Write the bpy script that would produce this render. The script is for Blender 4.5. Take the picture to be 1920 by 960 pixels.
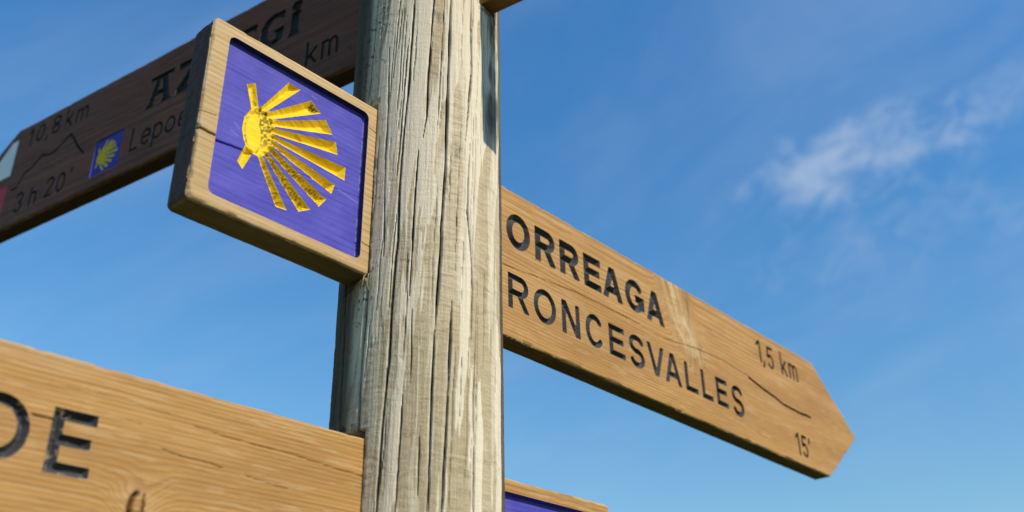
import bpy, math, random
import numpy as np
from mathutils import Vector, Matrix

for o in list(bpy.data.objects):
    bpy.data.objects.remove(o)
scene = bpy.context.scene
col = scene.collection
rad = math.radians

# ------------------------------------------------------------------ camera
CAMH = 1.65                       # eye height; board heights below are given above the eye
PITCH, ROLL = rad(28.6), math.atan(60 / 3520)
cam = bpy.data.cameras.new('camera')
cam_ob = bpy.data.objects.new('camera', cam)
col.objects.link(cam_ob)
scene.camera = cam_ob
cam.sensor_width = 36.0
cam.lens = 36.0 * 1916 / 1920
cam.clip_start, cam.clip_end = 0.02, 6000
fwd = Vector((0, math.cos(PITCH), math.sin(PITCH)))
up0 = Vector((0, -math.sin(PITCH), math.cos(PITCH)))
rt0 = Vector((1, 0, 0))
c_, s_ = math.cos(ROLL), math.sin(ROLL)
right = rt0 * c_ - up0 * s_
upv = rt0 * s_ + up0 * c_
cam_ob.matrix_world = Matrix(((right.x, upv.x, -fwd.x, 0), (right.y, upv.y, -fwd.y, 0),
                              (right.z, upv.z, -fwd.z, CAMH), (0, 0, 0, 1)))
cam.dof.use_dof = True
cam.dof.focus_distance = 1.13
cam.dof.aperture_fstop = 4.2

# ------------------------------------------------------------------ sun, sky, exposure
SUN_AZ, SUN_EL = rad(123.5), rad(38)      # azimuth clockwise from +Y
sdir = Vector((math.cos(SUN_EL) * math.sin(SUN_AZ), math.cos(SUN_EL) * math.cos(SUN_AZ), math.sin(SUN_EL)))
sun = bpy.data.lights.new('sun', 'SUN')
sun.energy = 5.0
sun.angle = rad(0.53)
sun.color = (1.0, 0.91, 0.76)
sun_ob = bpy.data.objects.new('sun', sun)
col.objects.link(sun_ob)
sun_ob.rotation_euler = sdir.to_track_quat('Z', 'Y').to_euler()
sun_ob.location = sdir * 20

world = bpy.data.worlds.new('World')
scene.world = world
world.use_nodes = True
wn, wl = world.node_tree.nodes, world.node_tree.links
wn.clear()


def nd(tree_nodes, typ, **kw):
    n = tree_nodes.new(typ)
    for k, v in kw.items():
        setattr(n, k, v)
    return n


w_out = nd(wn, 'ShaderNodeOutputWorld')
w_bg = nd(wn, 'ShaderNodeBackground')
w_bg.inputs['Strength'].default_value = 0.15
sky = nd(wn, 'ShaderNodeTexSky', sky_type='NISHITA', sun_disc=False, sun_elevation=SUN_EL, sun_rotation=SUN_AZ,
         altitude=1000.0, air_density=2.1, dust_density=0.0, ozone_density=6.0)
hsv = nd(wn, 'ShaderNodeHueSaturation')
hsv.inputs['Hue'].default_value = 0.507
hsv.inputs['Saturation'].default_value = 1.36
wl.new(sky.outputs[0], hsv.inputs['Color'])
tc = nd(wn, 'ShaderNodeTexCoord')


def wdot(vec):
    n = nd(wn, 'ShaderNodeVectorMath', operation='DOT_PRODUCT')
    wl.new(tc.outputs['Generated'], n.inputs[0])
    n.inputs[1].default_value = vec
    return n.outputs['Value']


def wmath(op, a, b=None, clamp=False):
    n = nd(wn, 'ShaderNodeMath', operation=op)
    n.use_clamp = clamp
    for i, x in enumerate((a, b)):
        if x is None:
            continue
        if isinstance(x, (int, float)):
            n.inputs[i].default_value = x
        else:
            wl.new(x, n.inputs[i])
    return n.outputs[0]


def wsmooth(x, a, b):
    n = nd(wn, 'ShaderNodeMapRange', interpolation_type='SMOOTHSTEP')
    wl.new(x, n.inputs['Value'])
    n.inputs['From Min'].default_value = a
    n.inputs['From Max'].default_value = b
    return n.outputs['Result']


def wnoise(scale, detail=6.0, rough=0.6, dist=0.0, stretch=None, off=(0, 0, 0)):
    m = nd(wn, 'ShaderNodeMapping')
    wl.new(tc.outputs['Generated'], m.inputs['Vector'])
    m.inputs['Location'].default_value = off
    if stretch:
        m.inputs['Rotation'].default_value = stretch[0]
        m.inputs['Scale'].default_value = stretch[1]
    n = nd(wn, 'ShaderNodeTexNoise')
    n.inputs['Scale'].default_value = scale
    n.inputs['Detail'].default_value = detail
    n.inputs['Roughness'].default_value = rough
    n.inputs['Distortion'].default_value = dist
    wl.new(m.outputs[0], n.inputs['Vector'])
    return n.outputs['Fac']


def cloud_patch(cdir, tilt, la, lb):
    """Thin wisp round a direction of the sky: soft ellipse la x lb (radians)."""
    c = Vector(cdir).normalized()
    r = c.cross(Vector((0, 0, 1))).normalized()
    u = r.cross(c)
    ea = r * math.cos(tilt) + u * math.sin(tilt)
    eb = -r * math.sin(tilt) + u * math.cos(tilt)
    a = wmath('DIVIDE', wdot(ea), la)
    b = wmath('DIVIDE', wdot(eb), lb)
    d = wmath('SQRT', wmath('ADD', wmath('MULTIPLY', a, a), wmath('MULTIPLY', b, b)))
    front = wsmooth(wdot(c), 0.5, 0.7)
    return wmath('MULTIPLY', wmath('SUBTRACT', 1.0, wsmooth(d, 0.1, 1.0)), front)


def fibre_noise(cdir, tilt, ka, kb, scale, detail, rough, dist, off):
    """Noise drawn out along the wisps: coordinates in the sky's own tangent frame."""
    c = Vector(cdir).normalized()
    r = c.cross(Vector((0, 0, 1))).normalized()
    u = r.cross(c)
    cb = nd(wn, 'ShaderNodeCombineXYZ')
    wl.new(wmath('MULTIPLY', wdot(r * math.cos(tilt) + u * math.sin(tilt)), ka), cb.inputs[0])
    wl.new(wmath('MULTIPLY', wdot(-r * math.sin(tilt) + u * math.cos(tilt)), kb), cb.inputs[1])
    cb.inputs[2].default_value = off
    n = nd(wn, 'ShaderNodeTexNoise')
    for k, v in (('Scale', scale), ('Detail', detail), ('Roughness', rough), ('Distortion', dist)):
        n.inputs[k].default_value = v
    wl.new(cb.outputs[0], n.inputs['Vector'])
    return n.outputs['Fac']


CD = (0.313, 0.791, 0.526)
n1 = fibre_noise(CD, rad(30), 0.75, 1.25, 36.0, 10.0, 0.68, 0.8, 0.37)
n1b = fibre_noise(CD, rad(10), 0.8, 1.2, 20.0, 5.0, 0.55, 0.7, 2.1)
n2 = fibre_noise(CD, rad(15), 0.6, 1.6, 3.2, 8.0, 0.62, 0.5, 5.3)
p1 = cloud_patch(CD, rad(7), 0.170, 0.058)
p2 = cloud_patch((0.430, 0.722, 0.545), rad(5), 0.070, 0.040)
p3 = cloud_patch((0.361, 0.808, 0.467), rad(8), 0.230, 0.070)
tex = wmath('ADD', wmath('MULTIPLY', n1, 0.5), wmath('MULTIPLY', n1b, 0.5))


def wisp(p, lo, hi, amt):
    return wmath('MULTIPLY', wmath('MULTIPLY', wsmooth(wmath('ADD', tex, wmath('MULTIPLY', p, 0.16)), lo, hi), wsmooth(p, 0.0, 0.45)), amt)


veil = wmath('ADD', wmath('MULTIPLY', wsmooth(n2, 0.38, 0.74), 0.13), 0.045)
cl = wmath('ADD', wmath('ADD', wisp(p1, 0.46, 0.80, 0.42), wisp(p2, 0.49, 0.80, 0.18)), wmath('ADD', wisp(p3, 0.50, 0.85, 0.16), veil), clamp=True)
mixc = nd(wn, 'ShaderNodeMix', data_type='RGBA')
wl.new(cl, mixc.inputs['Factor'])
wl.new(hsv.outputs[0], mixc.inputs['A'])
mixc.inputs['B'].default_value = (4.2, 4.7, 5.3, 1)
wl.new(mixc.outputs['Result'], w_bg.inputs['Color'])
wl.new(w_bg.outputs[0], w_out.inputs[0])

vs_ = scene.view_settings
vs_.view_transform = 'Standard'
vs_.look = 'None'
vs_.exposure = 0.0
vs_.gamma = 1.0
vs_.use_curve_mapping = False
scene.render.engine = 'CYCLES'
scene.render.resolution_x, scene.render.resolution_y = 1024, 512


# ------------------------------------------------------------------ numpy noise
def _h(ix, iy, seed):
    n = (ix.astype(np.int64) * 374761393 + iy.astype(np.int64) * 668265263 + seed * 2147483647) & 0xffffffff
    n = ((n ^ (n >> 13)) * 1274126177) & 0xffffffff
    n = ((n ^ (n >> 15)) * 2246822519) & 0xffffffff
    return ((n ^ (n >> 16)) & 0xffff) / 65535.0


def vn(x, y, seed=0):
    x, y = np.broadcast_arrays(np.asarray(x, float), np.asarray(y, float))
    ix, iy = np.floor(x), np.floor(y)
    fx, fy = x - ix, y - iy
    fx = fx * fx * fx * (fx * (fx * 6 - 15) + 10)
    fy = fy * fy * fy * (fy * (fy * 6 - 15) + 10)
    a, b = _h(ix, iy, seed), _h(ix + 1, iy, seed)
    c, d = _h(ix, iy + 1, seed), _h(ix + 1, iy + 1, seed)
    return (a + (b - a) * fx) * (1 - fy) + (c + (d - c) * fx) * fy      # 0..1


def fbm(x, y, seed=0, octv=4, g=0.5):
    s, a, t = 0, 1.0, 0
    for i in range(octv):
        s = s + a * vn(x * 2 ** i + 7.3 * i, y * 2 ** i + 3.1 * i, seed + i * 17)
        t += a
        a *= g
    return s / t


def sstep(x, a, b):
    t = np.clip((x - a) / (b - a), 0, 1)
    return t * t * (3 - 2 * t)


# ------------------------------------------------------------------ 2D distance fields
def d_seg(x, y, a, b):
    ax, ay = a
    bx, by = b
    vx, vy = bx - ax, by - ay
    t = np.clip(((x - ax) * vx + (y - ay) * vy) / (vx * vx + vy * vy + 1e-18), 0, 1)
    return np.hypot(x - ax - t * vx, y - ay - t * vy)


def d_poly(x, y, pts):
    d = np.full(np.shape(x), 1e9)
    for a, b in zip(pts[:-1], pts[1:]):
        d = np.minimum(d, d_seg(x, y, a, b))
    return d


def d_butt(x, y, a, b, h):
    ax, ay = a
    bx, by = b
    L = math.hypot(bx - ax, by - ay)
    ux, uy = (bx - ax) / L, (by - ay) / L
    p = np.abs((x - ax) * ux + (y - ay) * uy - L / 2) - L / 2
    q = np.abs(-(x - ax) * uy + (y - ay) * ux) - h
    return np.maximum(p, q)


def sd_polygon(x, y, P):
    d = np.full(np.shape(x), 1e9)
    inside = np.zeros(np.shape(x), bool)
    n = len(P)
    for i in range(n):
        a, b = P[i], P[(i + 1) % n]
        d = np.minimum(d, d_seg(x, y, a, b))
        cond = ((a[1] > y) != (b[1] > y))
        if a[1] != b[1]:
            xi = (b[0] - a[0]) * (y - a[1]) / (b[1] - a[1]) + a[0]
            inside ^= cond & (x < xi)
    return np.where(inside, -d, d)


def inset_poly(P, r):
    """Move every edge of a counter-clockwise convex polygon inwards by r."""
    n = len(P)
    out = []
    for i in range(n):
        p0, p1, p2 = np.array(P[i - 1]), np.array(P[i]), np.array(P[(i + 1) % n])
        e1, e2 = (p1 - p0) / np.linalg.norm(p1 - p0), (p2 - p1) / np.linalg.norm(p2 - p1)
        n1_, n2_ = np.array((-e1[1], e1[0])), np.array((-e2[1], e2[0]))
        A_ = np.array((n1_, n2_))
        out.append(tuple(np.linalg.solve(A_, np.array((n1_ @ p1 + r, n2_ @ p1 + r)))))
    return out


def rounded_sdf(P, r):
    Q = inset_poly(P, r)
    return lambda x, y: sd_polygon(x, y, Q) - r


# ------------------------------------------------------------------ carved glyphs (cap height 1)
def arc(cx, cy, rx, ry, a0, a1, n=22):
    return [(cx + rx * math.cos(rad(a0 + (a1 - a0) * i / n)), cy + ry * math.sin(rad(a0 + (a1 - a0) * i / n))) for i in range(n + 1)]


def glyph(ch, w, t):
    """Strokes of a letter w wide: ('b', a, b) square-ended bar, ('p', pts) round-ended line; ('c', h) clip height."""
    h = t / 2
    x1, m = w - h, 0.5
    B = lambda *a: ('b',) + a
    if ch in 'O0':
        return [('p', arc(w / 2, .5, w / 2 - h, .5 - h, 0, 360, 40))]
    if ch == 'D':
        return [B((h, 0), (h, 1)), ('p', [(h, 1 - h), (w * .45, 1 - h)] + arc(w * .45, .5, w * .55 - h, .5 - h, 90, -90) + [(h, h)])]
    if ch in 'RP':
        yb = .46 + h * .3
        rb = (1 - h - yb) / 2
        g = [B((h, 0), (h, 1)), ('p', [(h, 1 - h), (x1 - rb - .03, 1 - h)] + arc(x1 - rb - .03, yb + rb, rb + .0, rb, 90, -90, 14) + [(h, yb)])]
        if ch == 'R':
            g.append(B((w * .45, yb + .05), (w - h * .9, -.02)))
        return g
    if ch == 'E':
        return [B((h, 0), (h, 1)), B((h, 1 - h), (w, 1 - h)), B((h, .52), (w * .93, .52)), B((h, h), (w, h))]
    if ch == 'L':
        return [B((h, 0), (h, 1)), B((h, h), (w, h))]
    if ch == 'A':
        k = h * 1.05
        return [B((k, -.02), (w / 2, 1 + .02)), B((w - k, -.02), (w / 2, 1 + .02)), B((w * .22, .30), (w * .78, .30))]
    if ch == 'V':
        k = h * 1.05
        return [B((k, 1.02), (w / 2, -.02)), B((w - k, 1.02), (w / 2, -.02))]
    if ch == 'N':
        return [B((h, 0), (h, 1)), B((w - h, 0), (w - h, 1)), B((h * 1.1, 1), (w - h * 1.1, 0))]
    if ch == 'C':
        return [('p', arc(w / 2 + .01, .5, w / 2 - h, .5 - h, 42, 318, 34))]
    if ch == 'G':
        return [('p', arc(w / 2, .5, w / 2 - h, .5 - h, 42, 335, 34)), B((w * .52, .44), (w, .44)), B((w - h, .5), (w - h, .12))]
    if ch == 'S':
        ry = .25 - h / 2
        return [('p', arc(w / 2, .75 - h / 2, w / 2 - h, ry, 25, 265, 24) + arc(w / 2, .25 + h / 2, w / 2 - h, ry, 85, -155, 24))]
    if ch == '1':
        return [B((w - h, 0), (w - h, 1)), ('p', [(w - h, 1 - h), (h, .76)])]
    if ch == '5':
        return [('p', [(w - h, 1 - h), (w * .22, 1 - h), (w * .12, .55)] + arc(w / 2, .33, w / 2 - h, .33 - h, 140, -150, 24))]
    if ch == '2':
        return [('p', arc(w / 2, .72, w / 2 - h, .28 - h, 165, -30, 18) + [(h, h), (w - h, h)])]
    if ch == '3':
        return [('p', arc(w / 2, .74, w / 2 - h, .26 - h, 160, -80, 18)), ('p', arc(w / 2, .27, w / 2 - h, .27 - h, 80, -160, 20))]
    if ch == '8':
        return [('p', arc(w / 2, .75, w / 2 - h * 1.2, .25 - h, 0, 360, 26)), ('p', arc(w / 2, .27, w / 2 - h, .27 - h, 0, 360, 26))]
    if ch == ',':
        return [('p', [(w * .7, h * 1.2), (w * .7, 0), (w * .35, -.14)])]
    if ch == "'":
        return [('p', [(w * .6, 1 - h), (w * .4, .74)])]
    if ch == 'k':
        return [B((h, 0), (h, 1)), B((h, .26), (w - h * .5, .68)), B((w * .35, .42), (w - h * .4, 0))]
    if ch == 'h':
        return [B((h, 0), (h, 1)), ('p', arc(w / 2, .45, w / 2 - h, .25 - h * .5, 180, 0, 16) + [(w - h, 0.02)])]
    if ch == 'm':
        q = w / 2
        return [B((h, 0), (h, .70)), ('p', arc(h + (q - h) / 2, .48, (q - h) / 2, .20 - h * .4, 180, 0, 12) + [(q, 0.02)]),
                ('p', arc(q + (q - h) / 2, .48, (q - h) / 2, .20 - h * .4, 180, 0, 12) + [(w - h, 0.02)])]
    if ch == 'e':
        return [('p', [(h, .36), (w - h, .36)] + arc(w / 2, .35, w / 2 - h, .35 - h, 5, 310, 30))]
    if ch == 'o':
        return [('p', arc(w / 2, .35, w / 2 - h, .35 - h, 0, 360, 30))]
    if ch == 'p':
        return [B((h, -.28), (h, .70)), ('p', arc(w / 2, .35, w / 2 - h, .35 - h, 0, 360, 30))]
    if ch == 'd':
        return [B((w - h, 0), (w - h, 1)), ('p', arc(w / 2, .35, w / 2 - h, .35 - h, 0, 360, 30))]
    if ch == 'r':
        return [B((h, 0), (h, .70)), ('p', arc(w * .62, .42, w * .55 - h, .28 - h, 175, 60, 12))]
    raise ValueError(ch)


def stem_glyph(ch):
    """Heavy flared letters of the old Basque kind: polygons in a 1 x 1 box."""
    T = {
        'A': [[(.10, .80), (.06, 1), (.98, 1), (.94, .80), (.84, .88), (.2, .88)], [(.30, .92), (.50, .92), (.30, .12), (.36, 0), (-.02, 0), (.10, .12)],
              [(.48, .92), (.72, .92), (.92, .12), (1.02, 0), (.60, 0), (.68, .14)], [(.2, .30), (.8, .30), (.8, .46), (.22, .46)]],
        'Z': [[(.02, .74), (.0, 1), (1, 1), (.96, .80), (.2, .80)], [(.62, .84), (.98, .84), (.40, .18), (.02, .18)], [(0, 0), (.02, .20), (.84, .20), (1, .30), (.98, 0)]],
        'P': [[(.0, 1), (.42, 1), (.36, .1), (.44, 0), (0, 0), (.10, .1), (.10, .9)], [(.3, 1), (.8, 1), (1, .82), (1, .6), (.8, .42), (.3, .42), (.3, .56), (.62, .58), (.66, .84), (.3, .86)]],
        'E': [[(.0, 1), (.42, 1), (.36, .5), (.42, 0), (0, 0), (.10, .1), (.10, .9)], [(.3, 1), (1, 1), (.98, .72), (.86, .82), (.3, .84)], [(.3, .42), (.8, .40), (.8, .60), (.3, .58)],
              [(.3, 0), (1, 0), (.98, .28), (.86, .18), (.3, .16)]],
        'G': [[(1, .98), (.96, .70), (.80, .82), (.5, .84), (.32, .66), (.32, .34), (.5, .16), (.68, .20), (.68, .40), (.50, .46), (1.0, .5), (.94, .1), (.5, -.03), (.2, .06), (0, .32), (.0, .68), (.2, .93), (.5, 1.02)]],
        'I': [[(.02, .66), (.22, .7), (.20, .16), (.0, 0), (1, 0), (.82, .16), (.78, .58), (.98, .70), (.6, .78), (.1, .7)], [(.12, .92), (.3, 1.06), (.85, 1.06), (1, .9), (.8, .78), (.3, .8)]],
    }
    return T[ch]


def glyph_sdf(ch, x0, y0, w, H, t):
    """Signed distance of a stroke letter with left edge x0, baseline y0, width w and height H (metres)."""
    g = glyph(ch, w / H, t / H)
    lo = -.3 if ch in 'p,' else 0.0
    clip_hi = 1.0

    def f(x, y):
        X, Y = (x - x0) / H, (y - y0) / H
        d = np.full(np.shape(x), 1e9)
        h = t / H / 2
        for p in g:
            if p[0] == 'b':
                d = np.minimum(d, d_butt(X, Y, p[1], p[2], h))
            else:
                d = np.minimum(d, d_poly(X, Y, p[1]) - h)
        d = np.maximum(d, np.maximum(lo - Y, Y - clip_hi))
        return d * H
    return f, (x0 - .004, y0 + lo * H - .004, x0 + w + .004, y0 + H + .004)


def stem_sdf(ch, x0, y0, w, H):
    polys = [[(x0 + a * w, y0 + b * H) for a, b in p] for p in stem_glyph(ch)]

    def f(x, y):
        d = np.full(np.shape(x), 1e9)
        for p in polys:
            d = np.minimum(d, sd_polygon(x, y, p))
        return d
    return f, (x0 - .006, y0 - .006, x0 + w + .006, y0 + H * 1.08 + .004)


# ------------------------------------------------------------------ materials
def new_mat(name):
    m = bpy.data.materials.new(name)
    m.use_nodes = True
    nt = m.node_tree
    return m, nt.nodes, nt.links, nt.nodes['Principled BSDF']


class MB:
    """Small node helper."""
    def __init__(s, name):
        s.m, s.n, s.l, s.b = new_mat(name)
        s.tc = s.n.new('ShaderNodeTexCoord')

    def put(s, sock, x):
        if isinstance(x, (int, float)):
            sock.default_value = x
        elif isinstance(x, tuple):
            sock.default_value = x if len(x) == 4 else x + (1,)
        else:
            s.l.new(x, sock)

    def attr(s, name):
        a = s.n.new('ShaderNodeAttribute')
        a.attribute_name = name
        return a.outputs['Fac']

    def noise(s, scale, xyz=(1, 1, 1), detail=4.0, rough=.55, dist=0.0, off=(0, 0, 0)):
        mp = s.n.new('ShaderNodeMapping')
        s.l.new(s.tc.outputs['Object'], mp.inputs['Vector'])
        mp.inputs['Scale'].default_value = xyz
        mp.inputs['Location'].default_value = off
        t = s.n.new('ShaderNodeTexNoise')
        t.inputs['Scale'].default_value = scale
        t.inputs['Detail'].default_value = detail
        t.inputs['Roughness'].default_value = rough
        t.inputs['Distortion'].default_value = dist
        s.l.new(mp.outputs[0], t.inputs['Vector'])
        return t.outputs['Fac']

    def math(s, op, a, b=0.0, clamp=False):
        n = s.n.new('ShaderNodeMath')
        n.operation = op
        n.use_clamp = clamp
        s.put(n.inputs[0], a)
        s.put(n.inputs[1], b)
        return n.outputs[0]

    def ramp(s, x, a, b, lo=0.0, hi=1.0):
        n = s.n.new('ShaderNodeMapRange')
        n.interpolation_type = 'SMOOTHSTEP'
        s.put(n.inputs['Value'], x)
        for k, v in zip(('From Min', 'From Max', 'To Min', 'To Max'), (a, b, lo, hi)):
            n.inputs[k].default_value = v
        return n.outputs['Result']

    def mix(s, f, a, b, mode='MIX'):
        n = s.n.new('ShaderNodeMix')
        n.data_type = 'RGBA'
        n.blend_type = mode
        s.put(n.inputs['Factor'], f)
        s.put(n.inputs['A'], a)
        s.put(n.inputs['B'], b)
        return n.outputs['Result']

    def finish(s, color, rough=.6, spec=.3, bump=None, strength=.3, dist=.001):
        s.put(s.b.inputs['Base Color'], color)
        s.put(s.b.inputs['Roughness'], rough)
        s.b.inputs['Specular IOR Level'].default_value = spec
        if bump is not None:
            n = s.n.new('ShaderNodeBump')
            n.inputs['Strength'].default_value = strength
            n.inputs['Distance'].default_value = dist
            s.l.new(bump, n.inputs['Height'])
            s.l.new(n.outputs[0], s.b.inputs['Normal'])
        return s.m


def wood_material(name, light, dark, pale):
    b = MB(name)
    fib = b.noise(1.0, (14, 420, 420), 5, .65)
    fib2 = b.noise(1.0, (60, 1400, 1400), 3, .6, off=(1, 2, 3))
    big = b.noise(1.0, (5, 22, 22), 4, .55, off=(5, 1, 2))
    c = b.mix(b.attr('grain'), light, dark)
    c = b.mix(b.ramp(big, .35, .7), c, b.mix(.55, c, dark))
    c = b.mix(b.ramp(fib, .38, .72, 0, .40), c, dark)
    c = b.mix(b.ramp(fib2, .55, .8, 0, .30), c, pale)
    c = b.mix(b.attr('wear'), c, pale)
    c = b.mix(b.attr('endgrain'), c, b.mix(fib, (.115, .054, .020), (.040, .020, .008)))
    c = b.mix(b.attr('dirt'), c, (.035, .022, .012))
    h = b.math('ADD', b.math('MULTIPLY', fib, .7), b.math('MULTIPLY', fib2, .5))
    return b.finish(c, b.ramp(fib, .3, .7, .55, .75), .28, h, .35, .0012)


def post_material():
    b = MB('weathered_post_wood')
    fib = b.noise(1.0, (380, 380, 9), 5, .65)
    fine = b.noise(1.0, (900, 900, 260), 3, .6)
    cross = b.noise(1.0, (60, 60, 420), 4, .6, 1.2)
    pale, tan, green, dirt = (b.attr(k) for k in ('pale', 'tan', 'green', 'dirt'))
    c = b.mix(tan, (.53, .445, .305), (.44, .345, .210))
    c = b.mix(b.math('MULTIPLY', green, .55), c, (.36, .305, .175))
    c = b.mix(b.ramp(cross, .42, .64, 0, .50), c, (.29, .225, .145))
    c = b.mix(b.math('MULTIPLY', pale, .85), c, (.70, .62, .48))
    c = b.mix(b.ramp(fib, .47, .72, 0, .42), c, (.30, .24, .165))
    c = b.mix(b.ramp(fine, .48, .75, 0, .38), c, (.62, .56, .45))
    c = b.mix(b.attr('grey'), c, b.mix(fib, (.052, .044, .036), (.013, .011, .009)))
    c = b.mix(dirt, c, (.010, .008, .006))
    h = b.math('ADD', b.math('MULTIPLY', fib, .8), b.math('ADD', b.math('MULTIPLY', fine, .5), b.math('MULTIPLY', cross, .35)))
    return b.finish(c, .85, .08, h, .75, .0016)


def paint_material(name, colr, worn, wear_lo, wear_hi, rough, spec, grime=(.03, .02, .01), worn_amt=.8, chips=(150, 210, 210)):
    b = MB(name)
    fib = b.noise(1.0, (22, 500, 500), 4, .6)
    chip = b.noise(1.0, chips, 4, .66, off=(2, 7, 1))
    blot = b.noise(1.0, (30, 45, 45), 3, .5, off=(4, 4, 4))
    c = b.mix(b.ramp(fib, .4, .75, 0, .16), colr, tuple(x * .62 for x in colr))
    c = b.mix(b.ramp(blot, .35, .75, 0, .42), c, tuple(min(1, x * 1.22 + .035) for x in colr))
    c = b.mix(b.ramp(chip, wear_lo, wear_hi, 0, worn_amt), c, worn)
    c = b.mix(b.attr('wear'), c, worn)
    c = b.mix(b.attr('dirt'), c, grime)
    h = b.math('ADD', b.math('MULTIPLY', fib, 1.0), b.math('MULTIPLY', chip, .4))
    return b.finish(c, rough, spec, h, .30, .0010)


HONEY = wood_material('honey_pine', (.430, .236, .068), (.250, .116, .025), (.52, .39, .22))
PALE_PINE = wood_material('pale_pine', (.475, .325, .150), (.33, .205, .082), (.55, .44, .28))
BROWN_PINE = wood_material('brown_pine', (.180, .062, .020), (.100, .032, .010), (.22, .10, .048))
BLACK = paint_material('black_letter_paint', (.046, .046, .050), (.20, .19, .17), .60, .76, .68, .15, worn_amt=.5)
BLACK_WORN = paint_material('worn_black_letter_paint', (.042, .042, .046), (.42, .34, .22), .575, .61, .68, .15, worn_amt=.9, chips=(85, 110, 110))
BLACK_FINE = paint_material('black_fine_letter_paint', (.014, .014, .015), (.06, .055, .05), .70, .85, .6, .25, worn_amt=.3)
BLUE = paint_material('blue_panel_paint', (.050, .045, .325), (.22, .21, .50), .78, .94, .6, .2, grime=(.006, .006, .02), worn_amt=.4)
YELLOW = paint_material('yellow_shell_paint', (.74, .50, .008), (.74, .58, .06), .80, .95, .65, .15, grime=(.075, .05, .012))
WHITE = paint_material('white_mark_paint', (.86, .86, .84), (.5, .48, .45), .75, .9, .55, .3)
RED = paint_material('red_mark_paint', (.55, .02, .04), (.4, .2, .15), .78, .9, .55, .3)
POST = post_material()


# ------------------------------------------------------------------ mesh from arrays
def make_mesh(name, co, faces4, attrs, material, extra_faces=(), smooth=True):
    """co (n,3); faces4 (m,4) quads; extra_faces list of tuples; attrs dict name -> (n,) floats."""
    me = bpy.data.meshes.new(name)
    ex = [list(f) for f in extra_faces]
    nl = faces4.size + sum(len(f) for f in ex)
    npoly = len(faces4) + len(ex)
    me.vertices.add(len(co))
    me.vertices.foreach_set('co', np.ascontiguousarray(co, dtype=np.float32).ravel())
    me.loops.add(nl)
    lv = np.concatenate([faces4.ravel()] + [np.array(f) for f in ex]).astype(np.int32)
    me.loops.foreach_set('vertex_index', lv)
    sizes = np.concatenate([np.full(len(faces4), 4), np.array([len(f) for f in ex], int)]).astype(np.int32)
    starts = np.concatenate([[0], np.cumsum(sizes)[:-1]]).astype(np.int32)
    me.polygons.add(npoly)
    me.polygons.foreach_set('loop_start', starts)
    me.polygons.foreach_set('use_smooth', np.full(npoly, smooth, dtype=bool))
    me.update(calc_edges=True)
    for k, v in attrs.items():
        a = me.attributes.new(k, 'FLOAT', 'POINT')
        a.data.foreach_set('value', np.ascontiguousarray(v, dtype=np.float32))
    me.materials.append(material)
    return me


def link(name, me, parent=None):
    o = bpy.data.objects.new(name, me)
    col.objects.link(o)
    if parent is not None:
        o.parent = parent
    return o


# ------------------------------------------------------------------ post axis and boards
RP = 0.09
DP = RP / math.sin(rad(5.05))
PX, PY = math.sin(rad(-5.714)) * DP, math.cos(rad(-5.714)) * DP
SLOTS = []          # mortises cut into the post


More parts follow.
